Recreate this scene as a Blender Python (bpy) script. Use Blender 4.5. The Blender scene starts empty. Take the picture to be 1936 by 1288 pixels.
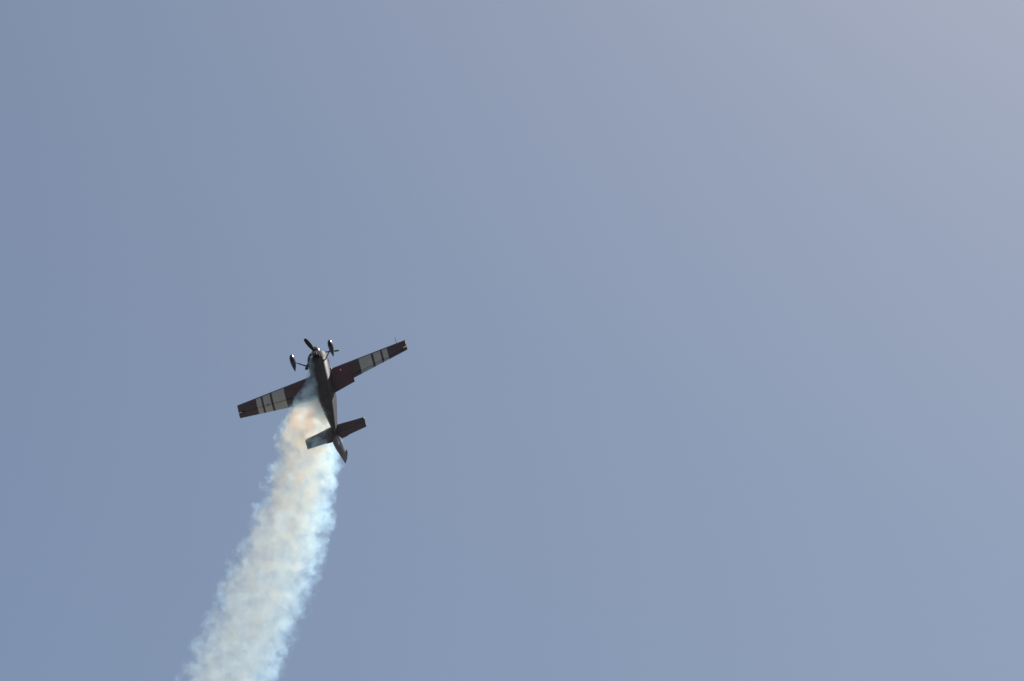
import bpy, math, random
from mathutils import Vector, Matrix, noise
random.seed(4)
S = bpy.context.scene
COL = S.collection

# ------------------------------------------------------------------ camera
ELEV = math.radians(36.0)                      # the lens points up at the sky
cam_data = bpy.data.cameras.new('camera')
cam_data.sensor_width = 36.0
cam_data.lens = 110.0
cam_data.clip_start = 0.5
cam_data.clip_end = 60000.0
cam = bpy.data.objects.new('camera', cam_data)
COL.objects.link(cam)
EYE = Vector((0.0, 0.0, 1.7))
cam.location = EYE
cam.rotation_euler = (math.radians(90.0) + ELEV, 0.0, 0.0)
S.camera = cam

# ------------------------------------------------------------------ sky and sun
SUN_AZ = math.radians(36.0)                    # to the right of the view direction (+Y)
SUN_EL = math.radians(60.0)
sun_dir = Vector((math.sin(SUN_AZ) * math.cos(SUN_EL), math.cos(SUN_AZ) * math.cos(SUN_EL), math.sin(SUN_EL)))
world = bpy.data.worlds.new('World')
S.world = world
world.use_nodes = True
wn = world.node_tree
wn.nodes.clear()
w_out = wn.nodes.new('ShaderNodeOutputWorld')
w_bg = wn.nodes.new('ShaderNodeBackground')
w_sky = wn.nodes.new('ShaderNodeTexSky')
w_sky.sky_type = 'NISHITA'
w_sky.sun_disc = False
w_sky.sun_elevation = SUN_EL
w_sky.sun_rotation = SUN_AZ
w_sky.altitude = 100.0
w_sky.air_density = 1.3
w_sky.dust_density = 1.5
w_sky.ozone_density = 1.0
w_bg.inputs['Strength'].default_value = 0.073
wn.links.new(w_sky.outputs[0], w_bg.inputs['Color'])
wn.links.new(w_bg.outputs[0], w_out.inputs['Surface'])
sun_data = bpy.data.lights.new('sun', 'SUN')
sun_data.energy = 4.8
sun_data.angle = math.radians(0.53)
sun_data.color = (1.0, 0.965, 0.92)
sun = bpy.data.objects.new('sun', sun_data)
sun.rotation_euler = sun_dir.to_track_quat('Z', 'Y').to_euler()
sun.location = (60, 60, 120)
COL.objects.link(sun)

S.view_settings.view_transform = 'Standard'
S.view_settings.look = 'None'
S.view_settings.gamma = 1.0
S.view_settings.exposure = 0.0
S.view_settings.use_curve_mapping = False
S.render.engine = 'CYCLES'
S.cycles.max_bounces = 36
S.cycles.volume_bounces = 32
S.cycles.volume_step_rate = 1.0
S.cycles.volume_max_steps = 256
S.cycles.use_denoising = True

# ------------------------------------------------------------------ materials
def new_mat(name):
    m = bpy.data.materials.new(name)
    m.use_nodes = True
    return m, m.node_tree, m.node_tree.nodes['Principled BSDF']

def paint(name, col, rough=0.45, coat=0.0, metal=0.0, wear=0.12, scale=3.0, spec=0.25):
    """Aircraft finish: base colour with faint uneven wear and grime, own gloss."""
    m, nt, b = new_mat(name)
    tc = nt.nodes.new('ShaderNodeTexCoord')
    n = nt.nodes.new('ShaderNodeTexNoise')
    n.inputs['Scale'].default_value = scale
    n.inputs['Detail'].default_value = 6.0
    nt.links.new(tc.outputs['Object'], n.inputs['Vector'])
    r = nt.nodes.new('ShaderNodeMapRange')
    r.inputs['From Min'].default_value = 0.3
    r.inputs['From Max'].default_value = 0.7
    r.inputs['To Min'].default_value = 1.0 - wear
    r.inputs['To Max'].default_value = 1.0 + wear
    nt.links.new(n.outputs[0], r.inputs['Value'])
    mul = nt.nodes.new('ShaderNodeVectorMath')
    mul.operation = 'SCALE'
    mul.inputs[0].default_value = col
    nt.links.new(r.outputs[0], mul.inputs['Scale'])
    nt.links.new(mul.outputs[0], b.inputs['Base Color'])
    rr = nt.nodes.new('ShaderNodeMapRange')
    rr.inputs['To Min'].default_value = max(0.05, rough - 0.08)
    rr.inputs['To Max'].default_value = rough + 0.12
    nt.links.new(n.outputs[0], rr.inputs['Value'])
    nt.links.new(rr.outputs[0], b.inputs['Roughness'])
    b.inputs['Metallic'].default_value = metal
    b.inputs['Specular IOR Level'].default_value = spec
    b.inputs['Coat Weight'].default_value = coat
    b.inputs['Coat Roughness'].default_value = 0.08
    return m

BLACK = paint('black_paint', (0.088, 0.066, 0.076))
MAROON = paint('maroon_paint', (0.098, 0.056, 0.069))
HULL = paint('dark_fuselage_paint', (0.062, 0.054, 0.060), spec=0.2)
GREY = paint('pale_grey_paint', (0.36, 0.37, 0.385), wear=0.06)
COWLG = paint('charcoal_paint', (0.058, 0.058, 0.063), rough=0.6, spec=0.08)
METAL = paint('bare_metal', (0.55, 0.54, 0.52), rough=0.3, coat=0.0, metal=1.0)
SOOT = paint('sooty_steel', (0.05, 0.045, 0.04), rough=0.6, coat=0.0, metal=0.6)
RUBBER = paint('tyre_rubber', (0.02, 0.02, 0.02), rough=0.85, coat=0.0, spec=0.03)
BLADE = paint('blade_black', (0.022, 0.022, 0.024), rough=0.4, coat=0.1)
GAP_LIGHT, _nt, _b = new_mat('gap_light_white')  # pale colour imitates sunlight showing at the wing tips
_b.inputs['Base Color'].default_value = (0.85, 0.85, 0.85, 1)
_b.inputs['Roughness'].default_value = 0.08
REDLAMP, _nt, _b = new_mat('red_lamp')
_b.inputs['Base Color'].default_value = (0.6, 0.03, 0.05, 1)
_b.inputs['Emission Color'].default_value = (1.0, 0.12, 0.2, 1)
_b.inputs['Emission Strength'].default_value = 0.5
GLASS, _nt, _b = new_mat('canopy_perspex')
_b.inputs['Base Color'].default_value = (0.75, 0.8, 0.82, 1)
_b.inputs['Roughness'].default_value = 0.03
_b.inputs['Transmission Weight'].default_value = 0.9
_b.inputs['IOR'].default_value = 1.15

# ------------------------------------------------------------------ ground (never in view from here)
def build_ground():
    m, nt, b = new_mat('dry_grass')
    tc = nt.nodes.new('ShaderNodeTexCoord')
    n1 = nt.nodes.new('ShaderNodeTexNoise'); n1.inputs['Scale'].default_value = 0.02; n1.inputs['Detail'].default_value = 8
    n2 = nt.nodes.new('ShaderNodeTexNoise'); n2.inputs['Scale'].default_value = 6.0; n2.inputs['Detail'].default_value = 5
    nt.links.new(tc.outputs['Object'], n1.inputs['Vector'])
    nt.links.new(tc.outputs['Object'], n2.inputs['Vector'])
    mx = nt.nodes.new('ShaderNodeMath'); mx.operation = 'MULTIPLY_ADD'
    mx.inputs[1].default_value = 0.4
    nt.links.new(n2.outputs[0], mx.inputs[0]); nt.links.new(n1.outputs[0], mx.inputs[2])
    cr = nt.nodes.new('ShaderNodeValToRGB')
    cr.color_ramp.elements[0].position = 0.45; cr.color_ramp.elements[0].color = (0.16, 0.15, 0.075, 1)
    cr.color_ramp.elements[1].position = 0.95; cr.color_ramp.elements[1].color = (0.36, 0.31, 0.20, 1)
    nt.links.new(mx.outputs[0], cr.inputs[0])
    nt.links.new(cr.outputs[0], b.inputs['Base Color'])
    b.inputs['Roughness'].default_value = 0.95
    rings, seg = [0, 20, 60, 200, 700, 2500, 9000, 25000], 48
    v, f = [(0, 0, 0)], []
    for r in rings[1:]:
        for k in range(seg):
            a = 2 * math.pi * k / seg
            v.append((r * math.cos(a), r * math.sin(a), 0))
    for k in range(seg):
        f.append((0, 1 + k, 1 + (k + 1) % seg))
    for i in range(len(rings) - 2):
        for k in range(seg):
            a, b2 = 1 + i * seg + k, 1 + i * seg + (k + 1) % seg
            f.append((a, a + seg, b2 + seg, b2))
    me = bpy.data.meshes.new('ground'); me.from_pydata(v, [], f); me.materials.append(m)
    o = bpy.data.objects.new('ground', me); COL.objects.link(o)
    o['kind'] = 'structure'
build_ground()

# ------------------------------------------------------------------ pose of the aeroplane
# body frame: x = nose, y = left wing, z = up; steep climb, seen from behind and below
RIGHT = Vector((1, 0, 0))
UP = Vector((0, -math.sin(ELEV), math.cos(ELEV)))
FWD = Vector((0, math.cos(ELEV), math.sin(ELEV)))
AX = ((-0.19301, 0.61391, 0.76541), (0.93017, 0.36277, -0.05641), (0.31230, -0.70108, 0.64106))
cols = [RIGHT * a + UP * b + FWD * c for a, b, c in AX]
ROT = Matrix((cols[0], cols[1], cols[2])).transposed()
ORIGIN = EYE + RIGHT * -8.395 + UP * -1.419 + FWD * 137.571
BODY = Matrix.Translation(ORIGIN) @ ROT.to_4x4()

# ------------------------------------------------------------------ mesh helpers
def mesh_obj(name, verts, faces, mats, parent=None, idx=None, smooth=35):
    me = bpy.data.meshes.new(name)
    me.from_pydata([tuple(v) for v in verts], [], faces)
    for m in (mats if isinstance(mats, (list, tuple)) else [mats]):
        me.materials.append(m)
    if idx:
        me.polygons.foreach_set('material_index', idx)
    if smooth:
        me.polygons.foreach_set('use_smooth', [True] * len(me.polygons))
        me.set_sharp_from_angle(angle=math.radians(smooth))
    me.update()
    import bmesh
    bm = bmesh.new(); bm.from_mesh(me)
    bmesh.ops.recalc_face_normals(bm, faces=bm.faces)
    bm.to_mesh(me); bm.free()
    o = bpy.data.objects.new(name, me)
    COL.objects.link(o)
    if parent:
        o.parent = parent
    return o

def skin(rings, cap0=True, cap1=True, base=0):
    n = len(rings[0])
    v = [p for r in rings for p in r]
    f = []
    for i in range(len(rings) - 1):
        for k in range(n):
            a, b = base + i * n + k, base + i * n + (k + 1) % n
            f.append((a, b, b + n, a + n))
    if cap0: f.append(tuple(base + k for k in range(n - 1, -1, -1)))
    if cap1: f.append(tuple(base + (len(rings) - 1) * n + k for k in range(n)))
    return v, f

def section(x, w, zt, zb, e=2.4, n=40):
    c, h = (zt + zb) / 2, (zt - zb) / 2
    out = []
    for k in range(n):
        a = 2 * math.pi * k / n
        ca, sa = math.cos(a), math.sin(a)
        out.append((x, w * math.copysign(abs(ca) ** (2 / e), ca), c + h * math.copysign(abs(sa) ** (2 / e), sa)))
    return out

def tube(path, radii, n=12, flat=1.0, up=Vector((0, 0, 1))):
    rings = []
    for i, p in enumerate(path):
        p = Vector(p)
        t = (Vector(path[min(i + 1, len(path) - 1)]) - Vector(path[max(i - 1, 0)])).normalized()
        u = up - t * up.dot(t); u.normalize(); s = t.cross(u)
        r = radii[i]
        rings.append([p + (u * math.sin(2 * math.pi * k / n) * flat + s * math.cos(2 * math.pi * k / n)) * r for k in range(n)])
    return skin(rings)

def lathe_x(prof, n=32):
    rings = [[(x, r * math.cos(2 * math.pi * k / n), r * math.sin(2 * math.pi * k / n)) for k in range(n)] for x, r in prof]
    return skin(rings)

def thick(t, c):                              # half thickness of a symmetric aerofoil
    t = min(max(t, 0.0), 1.0)
    return 5 * c * (0.2969 * math.sqrt(t) - 0.1260 * t - 0.3516 * t * t + 0.2843 * t ** 3 - 0.1030 * t ** 4)

# ------------------------------------------------------------------ the aeroplane
plane = bpy.data.objects.new('aerobatic_airplane', None)
plane.empty_display_size = 0.5
COL.objects.link(plane)
plane.matrix_world = BODY
plane['label'] = 'dark single propeller aerobatic airplane with pale grey wing squares climbing in the sky'
plane['category'] = 'airplane'

def build_fuselage():
    secs = [(0.40, .465, .47, -.600), (0.0, .46, .50, -.605), (-.4, .45, .53, -.60), (-.8, .44, .55, -.585), (-1.2, .425, .55, -.56),
            (-1.6, .40, .52, -.52), (-2.0, .36, .47, -.465), (-2.4, .31, .42, -.40), (-2.8, .255, .37, -.32), (-3.2, .20, .32, -.24),
            (-3.6, .15, .29, -.17), (-4.0, .10, .26, -.10), (-4.15, .080, .24, -.075), (-4.36, .050, -.01, -.07)]
    v, f = skin([section(*s) for s in secs])
    body = mesh_obj('fuselage', v, f, HULL, plane, smooth=50)
    # cowl with its own seam
    cs = [(0.43, .462, .465, -.597), (0.6, .468, .455, -.575), (0.8, .462, .43, -.53), (0.97, .44, .39, -.465), (1.10, .405, .345, -.395), (1.19, .36, .29, -.32), (1.235, .31, .245, -.26), (1.25, .25, .21, -.21)]
    v, f = skin([section(s[0], s[1], s[2], s[3], 2.2) for s in cs])
    cowl = mesh_obj('engine_cowl', v, f, COWLG, plane, smooth=50)
    # raised cooling outlet under the cowl, open to the rear
    rings = []
    for x, w, z0, z1 in ((.95, .10, -.46, -.475), (.75, .19, -.52, -.60), (.55, .22, -.56, -.66), (.40, .225, -.59, -.70)):
        rings.append([(x, y, z) for y, z in ((-w, z0 + .03), (-w, z1 + .03), (-w * .7, z1), (w * .7, z1), (w, z1 + .03), (w, z0 + .03))])
    v, f = skin(rings, cap1=False)
    mesh_obj('cooling_outlet', v, f, COWLG, cowl, smooth=30)
    for s in (-1, 1):
        v, f = tube([(.75, s * .10, -.54), (.60, s * .11, -.635), (.38, s * .12, -.66), (.30, s * .12, -.69)], [.032, .034, .036, .036], up=Vector((0, 1, 0)))
        mesh_obj('exhaust_pipe', v, f, SOOT, cowl)
    # air inlets at the front of the cowl
    for s in (-1, 1):
        v, f = skin([[(x, s * .235 + .06 * math.cos(a) , .05 + .05 * math.sin(a)) for a in [2 * math.pi * k / 20 for k in range(20)]] for x in (1.18, 1.262)])
        mesh_obj('air_inlet', v, f, SOOT, cowl)
    # belly inspection panel and joints, a few mm proud
    for x0, x1, w in ((-.55, .25, .20), (-1.35, -.62, .19), (-2.2, -1.45, .15)):
        rings = []
        for i in range(7):
            x = x0 + (x1 - x0) * i / 6
            k = 0
            while secs[k + 1][0] > x and k < len(secs) - 2: k += 1
            a, b = secs[k], secs[k + 1]
            t = (x - a[0]) / (b[0] - a[0])
            zb = a[3] + (b[3] - a[3]) * t
            rings.append([(x, -w, zb + .012), (x, -w, zb - .004), (x, -w * .5, zb - .006), (x, w * .5, zb - .006), (x, w, zb - .004), (x, w, zb + .012)])
        v, f = skin(rings)
        mesh_obj('belly_panel', v, f, HULL, body, smooth=30)
    # canopy
    rings = []
    for x, w, h in ((-.15, .05, .02), (-.4, .25, .18), (-.8, .33, .33), (-1.3, .34, .38), (-1.8, .28, .32), (-2.3, .17, .16), (-2.6, .05, .02)):
        zt = .50 if x > -1.7 else .50 + (x + 1.7) * .10
        rings.append([(x, w * math.cos(math.pi * k / 14), zt - .03 + h * math.sin(math.pi * k / 14)) for k in range(15)])
    v, f = skin(rings)
    mesh_obj('canopy', v, f, GLASS, plane, smooth=60)
build_fuselage()

def build_propeller():
    hub_x = 1.40
    v, f = lathe_x([(1.262, .17), (1.272, .205), (1.34, .213), (1.44, .205), (1.55, .182), (1.66, .145), (1.75, .105), (1.82, .062), (1.858, .026), (1.864, .004)])
    prop = mesh_obj('propeller', *lathe_x([(1.22, .12), (1.30, .12), (1.30, .10), (1.45, .10)]), SOOT, plane)
    mesh_obj('spinner', v, f, METAL_DARK, prop, smooth=60)
    for ang in (19, 139, 259):
        a = math.radians(ang)
        rad = Vector((0, math.cos(a), math.sin(a)))
        tan = Vector((0, -math.sin(a), math.cos(a)))
        rings = []
        for r, ch, pitch, th in ((.10, .07, 55, .06), (.22, .11, 50, .05), (.35, .16, 42, .034), (.55, .19, 32, .024), (.75, .185, 25, .016), (.90, .16, 21, .011), (.98, .12, 20, .008), (1.02, .05, 20, .005)):
            p = math.radians(pitch)
            cd = tan * math.cos(p) + Vector((1, 0, 0)) * math.sin(p)
            nd = cd.cross(rad)
            c0 = Vector((hub_x, 0, 0)) + rad * r
            rings.append([c0 + cd * (ch / 2) * math.cos(2 * math.pi * k / 14) + nd * (th / 2) * math.sin(2 * math.pi * k / 14) for k in range(14)])
        v, f = skin(rings)
        mesh_obj('propeller_blade', v, f, BLADE, prop, smooth=50)
METAL_DARK = paint('polished_dark_spinner', (0.03, 0.028, 0.03), rough=0.14, coat=0.5, spec=0.4)
build_propeller()

# ---- wings
CH = lambda y: 1.718 - 0.2265 * y             # chord at span station y
SEMI = 3.985
AIL_IN, HINGE = 1.37, 0.69
SQUARES = ((1.78, 2.35), (2.45, 2.78), (2.87, 3.10))
def wing_mat(y, c):
    for a, b in SQUARES:
        if a < y < b and c > 0.125: return 2
    if .46 < y < 1.45 and c > .10: return 1
    return 0

def build_wing(s):
    ys_out = [AIL_IN, 1.6, 1.78, 2.06, 2.35, 2.45, 2.78, 2.87, 3.10, 3.4, 3.7, 3.9, 3.965, SEMI]
    ys_in = [.25, .46, .8, 1.1, 1.45 - .085]
    def ring(y, t1):
        ch = CH(y)
        tk = .155 - .035 * y / SEMI
        k = 1.0 if y < 3.95 else (.8 if y < 3.98 else .35)
        ts = [0, .006, .02, .05, .125 / ch, .17, .25, .35, .45, .55, .62, .69]
        if t1 > .7: ts += [.78, .88, .96, 1.0]
        up = [(-t * ch, s * y, thick(t, tk * ch) * k) for t in ts]
        lo = [(-t * ch, s * y, -thick(t, tk * ch) * k) for t in reversed(ts[1:])]
        return up + lo, ts
    V, F, I = [], [], []
    for ys, t1, c0, c1 in ((ys_in, 1.0, True, True), (ys_out, .69, False, True)):
        rr = [ring(y, t1) for y in ys]
        v, f = skin([r[0] for r in rr], c0, c1, base=len(V))
        n = len(rr[0][0])
        for fi, face in enumerate(f):
            if len(face) == 4 and fi < (len(ys) - 1) * n:
                i = fi // n
                pts = [v[q - len(V)] for q in face]
                ym = sum(abs(p[1]) for p in pts) / 4
                cm = -sum(p[0] for p in pts) / 4
                I.append(wing_mat(ym, cm))
            else:
                I.append(0)
        V += v; F += f
    wing = mesh_obj('wing', V, F, [BLACK, MAROON, GREY], plane, idx=I, smooth=30)
    # aileron: a symmetric flap hinged at 69 % chord, deflected
    defl = math.radians(-27 if s > 0 else 12)     # + = trailing edge up
    ys = [AIL_IN + .02, 1.6, 1.78, 2.06, 2.35, 2.45, 2.78, 2.87, 3.10, 3.4, 3.7, 3.86, SEMI - .005]
    rings = []
    for y in ys:
        ch = CH(y); tk = .155 - .035 * y / SEMI
        h0 = thick(HINGE, tk * ch) * .93
        x0 = -(HINGE + .012) * ch
        L = (1 - HINGE - .012) * ch
        prof = [(0.018, 0.0), (.012, h0 * .6), (0, h0 * .9), (-.02, h0), (-L * .5, h0 * .56), (-L, .006), (-L, -.006), (-L * .5, -h0 * .56), (-.02, -h0), (0, -h0 * .9), (.012, -h0 * .6)]
        cd, sd = math.cos(defl), math.sin(defl)
        rings.append([(x0 + a * cd + b * sd - .02, s * y, -a * sd + b * cd) for a, b in prof])
    v, f = skin(rings)
    n = len(rings[0]); I = []
    for fi, face in enumerate(f):
        if fi < (len(ys) - 1) * n:
            i = fi // n
            I.append(2 if wing_mat((ys[i] + ys[i + 1]) / 2, .8) == 2 else 0)
        else: I.append(0)
    ail = mesh_obj('aileron', v, f, [BLACK, MAROON, GREY], wing, idx=I, smooth=30)
    # hinge brackets
    for yb in (1.72, 2.82, 3.75) if s > 0 else (1.72, 2.60, 3.75):
        hx = -HINGE * CH(yb)
        v, f = tube([(hx + .06, s * yb, -.048), (hx, s * yb, -.062), (hx - .06, s * yb, -.05)], [.012, .024, .012], n=8, up=Vector((0, 1, 0)))
        mesh_obj('hinge_bracket', v, f, SOOT, wing)
    # added white pod, standing in for sunlight through the aileron tip gap
    xt = -.50 if s > 0 else -.60
    v, f = tube([(xt, s * 3.82, -.045), (xt, s * 3.90, -.052), (xt, s * 3.97, -.045), (xt, s * 4.02, -.015)], [q * (1.0 if s > 0 else .45) for q in (.012, .026, .028, .010)], n=10)
    mesh_obj('gap_light_streak', v, f, GAP_LIGHT, wing)
    if s > 0:
        v, f = tube([(-.05, 3.58, -.01), (.18, 3.58, -.02), (.42, 3.58, -.02)], [.016, .013, .009], n=8)
        mesh_obj('pitot_tube', v, f, SOOT, wing)
        v, f = tube([(-.45, .894, -.105), (-.45, .894, -.135), (-.45, .894, -.155), (-.45, .894, -.165)], [.028, .026, .018, .004], n=14, up=Vector((1, 0, 0)))
        mesh_obj('beacon_lamp', v, f, REDLAMP, wing)
    # root fairing against the fuselage
    v, f = tube([(.12, s * .44, .0), (-.05, s * .47, -.02), (-.6, s * .47, -.10), (-1.2, s * .43, -.07), (-1.75, s * .37, .0)], [.02, .075, .10, .08, .015], n=12)
    mesh_obj('root_fairing', v, f, HULL, wing, smooth=60)
for s in (1, -1):
    build_wing(s)

# ---- tail
def build_tail():
    for s in (1, -1):
        # fixed stabiliser
        st = [(.05, 3.54, 4.12), (.4, 3.60, 4.11), (.9, 3.68, 4.09), (1.30, 3.73, 4.08), (1.355, 3.74, 4.08), (1.365, 3.755, 4.08)]
        rings = []
        for y, a, b in st:
            k = 1 if y < 1.35 else (.8 if y < 1.36 else .4)
            L = 4.42 - a
            ts = [0, .01, .05, .15, .3, .45, .6]
            ch = b - a
            up = [(-a - ch * t / .6, s * y, .10 + thick(t, .10 * L) * k) for t in ts]
            lo = [(-a - ch * t / .6, s * y, .10 - thick(t, .10 * L) * k) for t in reversed(ts[1:])]
            rings.append(up + lo)
        v, f = skin(rings)
        stab = mesh_obj('stabilizer', v, f, [BLACK, MAROON], plane, idx=[1 if (s < 0 and .3 < sum(abs(v[q][1]) for q in fc) / len(fc) < 1.0) else 0 for fc in f], smooth=40)
        d = math.radians(5)
        el = [(.055, 4.13, 4.22), (.22, 4.125, 4.50), (.50, 4.12, 4.46), (.52, 4.12, 4.43), (1.28, 4.09, 4.36), (1.35, 4.08, 4.35), (1.365, 4.08, 4.345)]
        rings = []
        for y, a, b in el:
            L = b - a
            h0 = .030 * (1 if y < 1.3 else .6)
            prof = [(.012, 0), (0, h0), (-L * .5, h0 * .55), (-L, .005), (-L, -.005), (-L * .5, -h0 * .55), (0, -h0)]
            rings.append([(-a - .012 + p * math.cos(d) + q * math.sin(d), s * y, .10 - p * math.sin(d) + q * math.cos(d)) for p, q in prof])
        v, f = skin(rings)
        mesh_obj('elevator', v, f, BLACK, stab, smooth=40)
        v, f = tube([(-3.80, s * 1.365, .10), (-3.86, s * 1.372, .10), (-4.02, s * 1.372, .10), (-4.07, s * 1.365, .10)], [.006, .014, .014, .006], n=10)
        mesh_obj('tip_cap', v, f, GREY, stab)
    # fin
    rings = []
    for z, a, b in ((.20, 3.50, 4.14), (.45, 3.62, 4.16), (.8, 3.80, 4.18), (1.1, 3.95, 4.195), (1.24, 4.01, 4.20), (1.26, 4.03, 4.20)):
        ch = b - a
        ts = [0, .01, .05, .15, .3, .45, .6]
        rings.append([(-a - ch * t / .6, thick(t, .12 * ch / .6), z) for t in ts] + [(-a - ch * t / .6, -thick(t, .12 * ch / .6), z) for t in reversed(ts[1:])])
    v, f = skin(rings)
    fin = mesh_obj('fin', v, f, HULL, plane, smooth=40)
    # rudder with a horn balance over the fin, turned towards the right wing
    d = math.radians(20)
    rings = []
    for z, a, b, hx in ((-.06, 4.165, 4.62, 4.16), (.05, 4.165, 4.76, 4.16), (.4, 4.175, 4.74, 4.17), (.8, 4.195, 4.70, 4.18), (1.265, 4.215, 4.64, 4.20), (1.275, 3.96, 4.64, 4.20), (1.38, 3.98, 4.625, 4.20), (1.45, 4.08, 4.60, 4.20), (1.47, 4.25, 4.58, 4.20)):
        L = b - a
        ts = [0, .03, .12, .3, .6, 1.0]
        w = [.004, .022, .032, .034, .022, .004]
        if z > 1.44: w = [q * .5 for q in w]
        ring = [(-a - L * t, q) for t, q in zip(ts, w)] + [(-a - L * t, -q) for t, q in reversed(list(zip(ts, w)))]
        out = []
        for x, y in ring:
            rx = x + hx
            out.append((-hx + rx * math.cos(d) - y * math.sin(d), rx * math.sin(d) + y * math.cos(d), z))
        rings.append(out)
    v, f = skin(rings)
    mesh_obj('rudder', v, f, HULL, fin, smooth=40)
    # tail wheel
    v, f = tube([(-3.95, 0, -.10), (-4.15, 0, -.17), (-4.32, 0, -.24)], [.03, .022, .018], n=10, up=Vector((0, 1, 0)))
    leg = mesh_obj('tail_wheel_leg', v, f, RUBBER, plane)
    rings = [[(-4.36 + r * math.cos(2 * math.pi * k / 18), y, -.27 + r * math.sin(2 * math.pi * k / 18)) for k in range(18)] for y, r in ((-.025, .045), (-.022, .062), (0, .068), (.022, .062), (.025, .045))]
    v, f = skin(rings)
    mesh_obj('tail_wheel', v, f, RUBBER, leg)
build_tail()

# ---- main gear
def build_gear(s):
    path = [(.08, s * .30, -.50), (.08, s * .44, -.57), (.10, s * .66, -.79), (.12, s * .84, -1.0), (.12, s * .88, -1.05)]
    v, f = tube(path, [.050, .048, .042, .036, .034], n=12, flat=.42, up=Vector((0, .7 * s, .7)))
    leg = mesh_obj('gear_leg', v, f, COWLG, plane, smooth=60)
    rings = []
    for x, w, zt, zb in ((.50, .012, -1.09, -1.12), (.485, .05, -1.04, -1.17), (.44, .085, -.99, -1.22), (.34, .112, -.955, -1.26), (.20, .125, -.94, -1.275), (.05, .122, -.945, -1.27), (-.12, .105, -.965, -1.24), (-.30, .075, -1.0, -1.19), (-.46, .042, -1.035, -1.145), (-.57, .018, -1.065, -1.11), (-.60, .006, -1.08, -1.095)):
        rings.append(section(x, w, zt, zb, 2.1, 24))
        rings[-1] = [(a, b + s * .90, c) for a, b, c in rings[-1]]
    v, f = skin(rings)
    pant = mesh_obj('wheel_fairing', v, f, GEARP, plane, smooth=60)
    rings = [[(.10 + r * math.cos(2 * math.pi * k / 24), s * .90 + y, -1.16 + r * math.sin(2 * math.pi * k / 24)) for k in range(24)] for y, r in ((-.055, .10), (-.048, .145), (-.02, .165), (.02, .165), (.048, .145), (.055, .10))]
    v, f = skin(rings)
    mesh_obj('wheel', v, f, RUBBER, pant)
GEARP = paint('gloss_fairing_paint', (0.03, 0.027, 0.03), rough=0.14, coat=0.5, spec=0.4)
for s in (1, -1):
    build_gear(s)

# ------------------------------------------------------------------ smoke trail
SPINE = [  # body-frame metres: x, y, z, radius
    (0.33, -0.13, -0.68, 0.12), (-0.40, -0.26, -0.68, 0.21), (-1.06, -0.41, -0.60, 0.32), (-1.52, -0.60, -0.42, 0.48), (-1.74, -0.78, -0.02, 0.80),
    (-2.43, -0.99, 0.40, 1.22), (-3.36, -1.24, 0.48, 1.42), (-4.90, -1.73, 0.75, 1.50), (-6.74, -2.55, 0.90, 1.67), (-8.69, -3.32, 0.90, 1.80),
    (-10.49, -4.30, 0.90, 1.90), (-13.00, -5.65, 0.90, 1.91), (-15.20, -6.70, 0.90, 1.97), (-17.91, -8.04, 0.90, 2.03), (-20.72, -9.42, 0.90, 2.03)]

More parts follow.
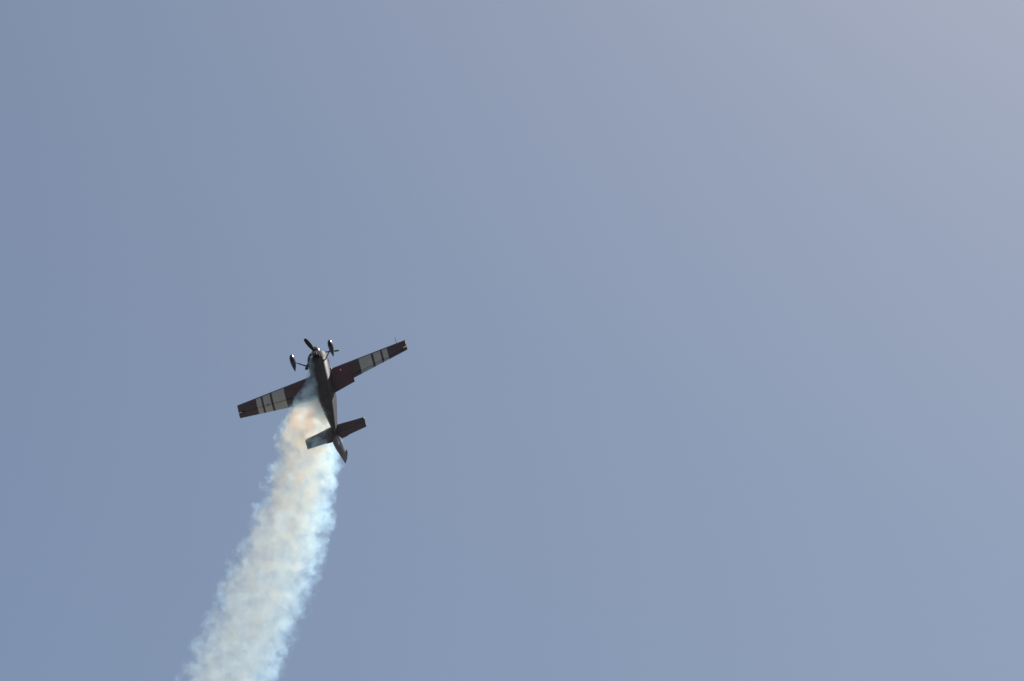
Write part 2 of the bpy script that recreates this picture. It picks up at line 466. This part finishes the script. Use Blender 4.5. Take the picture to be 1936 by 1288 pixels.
def build_smoke():
    P = [BODY @ Vector(p[:3]) for p in SPINE]
    A, B = P[0], P[-1]
    zl = (B - A).normalized()
    xl = RIGHT - zl * RIGHT.dot(zl); xl.normalize()
    yl = zl.cross(xl)
    M = Matrix((xl, yl, zl)).transposed().to_4x4()
    M.translation = A
    Mi = M.inverted()
    loc = [Mi @ p for p in P]
    Z0, Z1 = -0.25, loc[-1].z
    rad = [p[3] for p in SPINE]
    HALF = 2.5
    m = bpy.data.materials.new('white_smoke')
    m.use_nodes = True
    nt = m.node_tree
    nt.nodes.clear()
    N, L = nt.nodes.new, nt.links.new
    out = N('ShaderNodeOutputMaterial')
    tc = N('ShaderNodeTexCoord')
    sep = N('ShaderNodeSeparateXYZ'); L(tc.outputs['Object'], sep.inputs[0])
    def math_(op, a, b=None, c=None, clamp=False):
        n = N('ShaderNodeMath'); n.operation = op; n.use_clamp = clamp
        for i, q in enumerate((a, b, c)):
            if q is None: continue
            if isinstance(q, (int, float)): n.inputs[i].default_value = q
            else: L(q, n.inputs[i])
        return n.outputs[0]
    u = N('ShaderNodeMapRange'); u.inputs['From Min'].default_value = Z0; u.inputs['From Max'].default_value = Z1
    L(sep.outputs[2], u.inputs['Value'])
    def curve(vals, lo, hi):
        """a value along the trail, given at the spine points"""
        n = N('ShaderNodeFloatCurve')
        c = n.mapping.curves[0]
        pts = [((p.z - Z0) / (Z1 - Z0), (q - lo) / (hi - lo)) for p, q in zip(loc, vals)]
        c.points[0].location = pts[0]; c.points[1].location = pts[-1]
        for q in pts[1:-1]: c.points.new(*q)
        n.mapping.extend = 'HORIZONTAL'
        n.mapping.update()
        L(u.outputs[0], n.inputs['Value'])
        return math_('MULTIPLY_ADD', n.outputs[0], hi - lo, lo)
    cx = curve([p.x for p in loc], -HALF, HALF)
    cy = curve([p.y for p in loc], -HALF, HALF)
    rr = curve(rad, 0.0, 2.5)
    dens = curve(DENS, 0.0, 10.0)
    dx = math_('SUBTRACT', sep.outputs[0], cx)
    dy = math_('SUBTRACT', sep.outputs[1], cy)
    dist = math_('SQRT', math_('ADD', math_('MULTIPLY', dx, dx), math_('MULTIPLY', dy, dy)))
    d = math_('DIVIDE', dist, rr)
    n1 = N('ShaderNodeTexNoise'); n1.inputs['Scale'].default_value = 1.7; n1.inputs['Detail'].default_value = 4.0; n1.inputs['Roughness'].default_value = 0.62
    L(tc.outputs['Object'], n1.inputs['Vector'])
    e = math_('SUBTRACT', math_('MULTIPLY_ADD', n1.outputs[0], 1.5, -0.75), math_('SUBTRACT', d, 0.93))    # >0 inside
    body = N('ShaderNodeMapRange'); body.interpolation_type = 'SMOOTHSTEP'
    body.inputs['From Min'].default_value = 0.0; body.inputs['From Max'].default_value = 0.13
    L(e, body.inputs['Value'])
    n2 = N('ShaderNodeTexNoise'); n2.inputs['Scale'].default_value = 1.9; n2.inputs['Detail'].default_value = 4.0; n2.inputs['Roughness'].default_value = 0.6; n2.inputs['Distortion'].default_value = 0.4
    off = N('ShaderNodeVectorMath'); off.operation = 'ADD'; off.inputs[1].default_value = (7.3, 2.1, 4.4)
    L(tc.outputs['Object'], off.inputs[0]); L(off.outputs[0], n2.inputs['Vector'])
    clump = N('ShaderNodeMapRange'); clump.interpolation_type = 'SMOOTHSTEP'
    clump.inputs['From Min'].default_value = 0.38; clump.inputs['From Max'].default_value = 0.66
    clump.inputs['To Min'].default_value = 0.28; clump.inputs['To Max'].default_value = 2.7
    L(n2.outputs[0], clump.inputs['Value'])
    tot = math_('MULTIPLY', math_('MULTIPLY', body.outputs[0], dens), clump.outputs[0])
    vs = N('ShaderNodeVolumeScatter')
    vs.inputs['Color'].default_value = (0.42, 0.72, 1.0, 1)
    vs.inputs['Anisotropy'].default_value = 0.6
    L(tot, vs.inputs['Density'])
    L(vs.outputs[0], out.inputs['Volume'])
    m.cycles.volume_step_rate = STEP
    # hull: uneven billowing tube that the smoke fills
    seg, rows = 64, 260
    def lerp(vals, z):
        for i in range(len(loc) - 1):
            if z <= loc[i + 1].z or i == len(loc) - 2:
                t = (z - loc[i].z) / (loc[i + 1].z - loc[i].z)
                t = max(0, min(1, t))
                return vals[i] + (vals[i + 1] - vals[i]) * t
    rings = []
    for i in range(rows + 1):
        q = i / rows
        z = -0.08 + (Z1 + 0.08) * (0.35 * q + 0.65 * q * q)
        c = Vector((lerp([p.x for p in loc], z), lerp([p.y for p in loc], z), z))
        r = lerp(rad, z)
        ring = []
        for k in range(seg):
            a = 2 * math.pi * k / seg
            dr = Vector((math.cos(a), math.sin(a), 0))
            p = c + dr * r
            b = noise.fractal(p * 1.3 / max(.35, r ** .5), 0.9, 2.0, 4)
            ring.append(c + dr * r * (1.12 + .10 * b))
        rings.append(ring)
    v, f = skin(rings)
    o = mesh_obj('smoke_trail', v, f, m, smooth=180)
    o.matrix_world = M
    o['kind'] = 'stuff'
    o['label'] = 'thick white smoke trail streaming out behind and below the dark airplane'
    o['category'] = 'smoke'
DENS = [1.6, 1.5, 1.7, 2.2, 2.4, 1.7, 0.95, 0.56, 0.41, 0.33, 0.27, 0.24, 0.22, 0.21, 0.21]
STEP = 0.05
build_smoke()
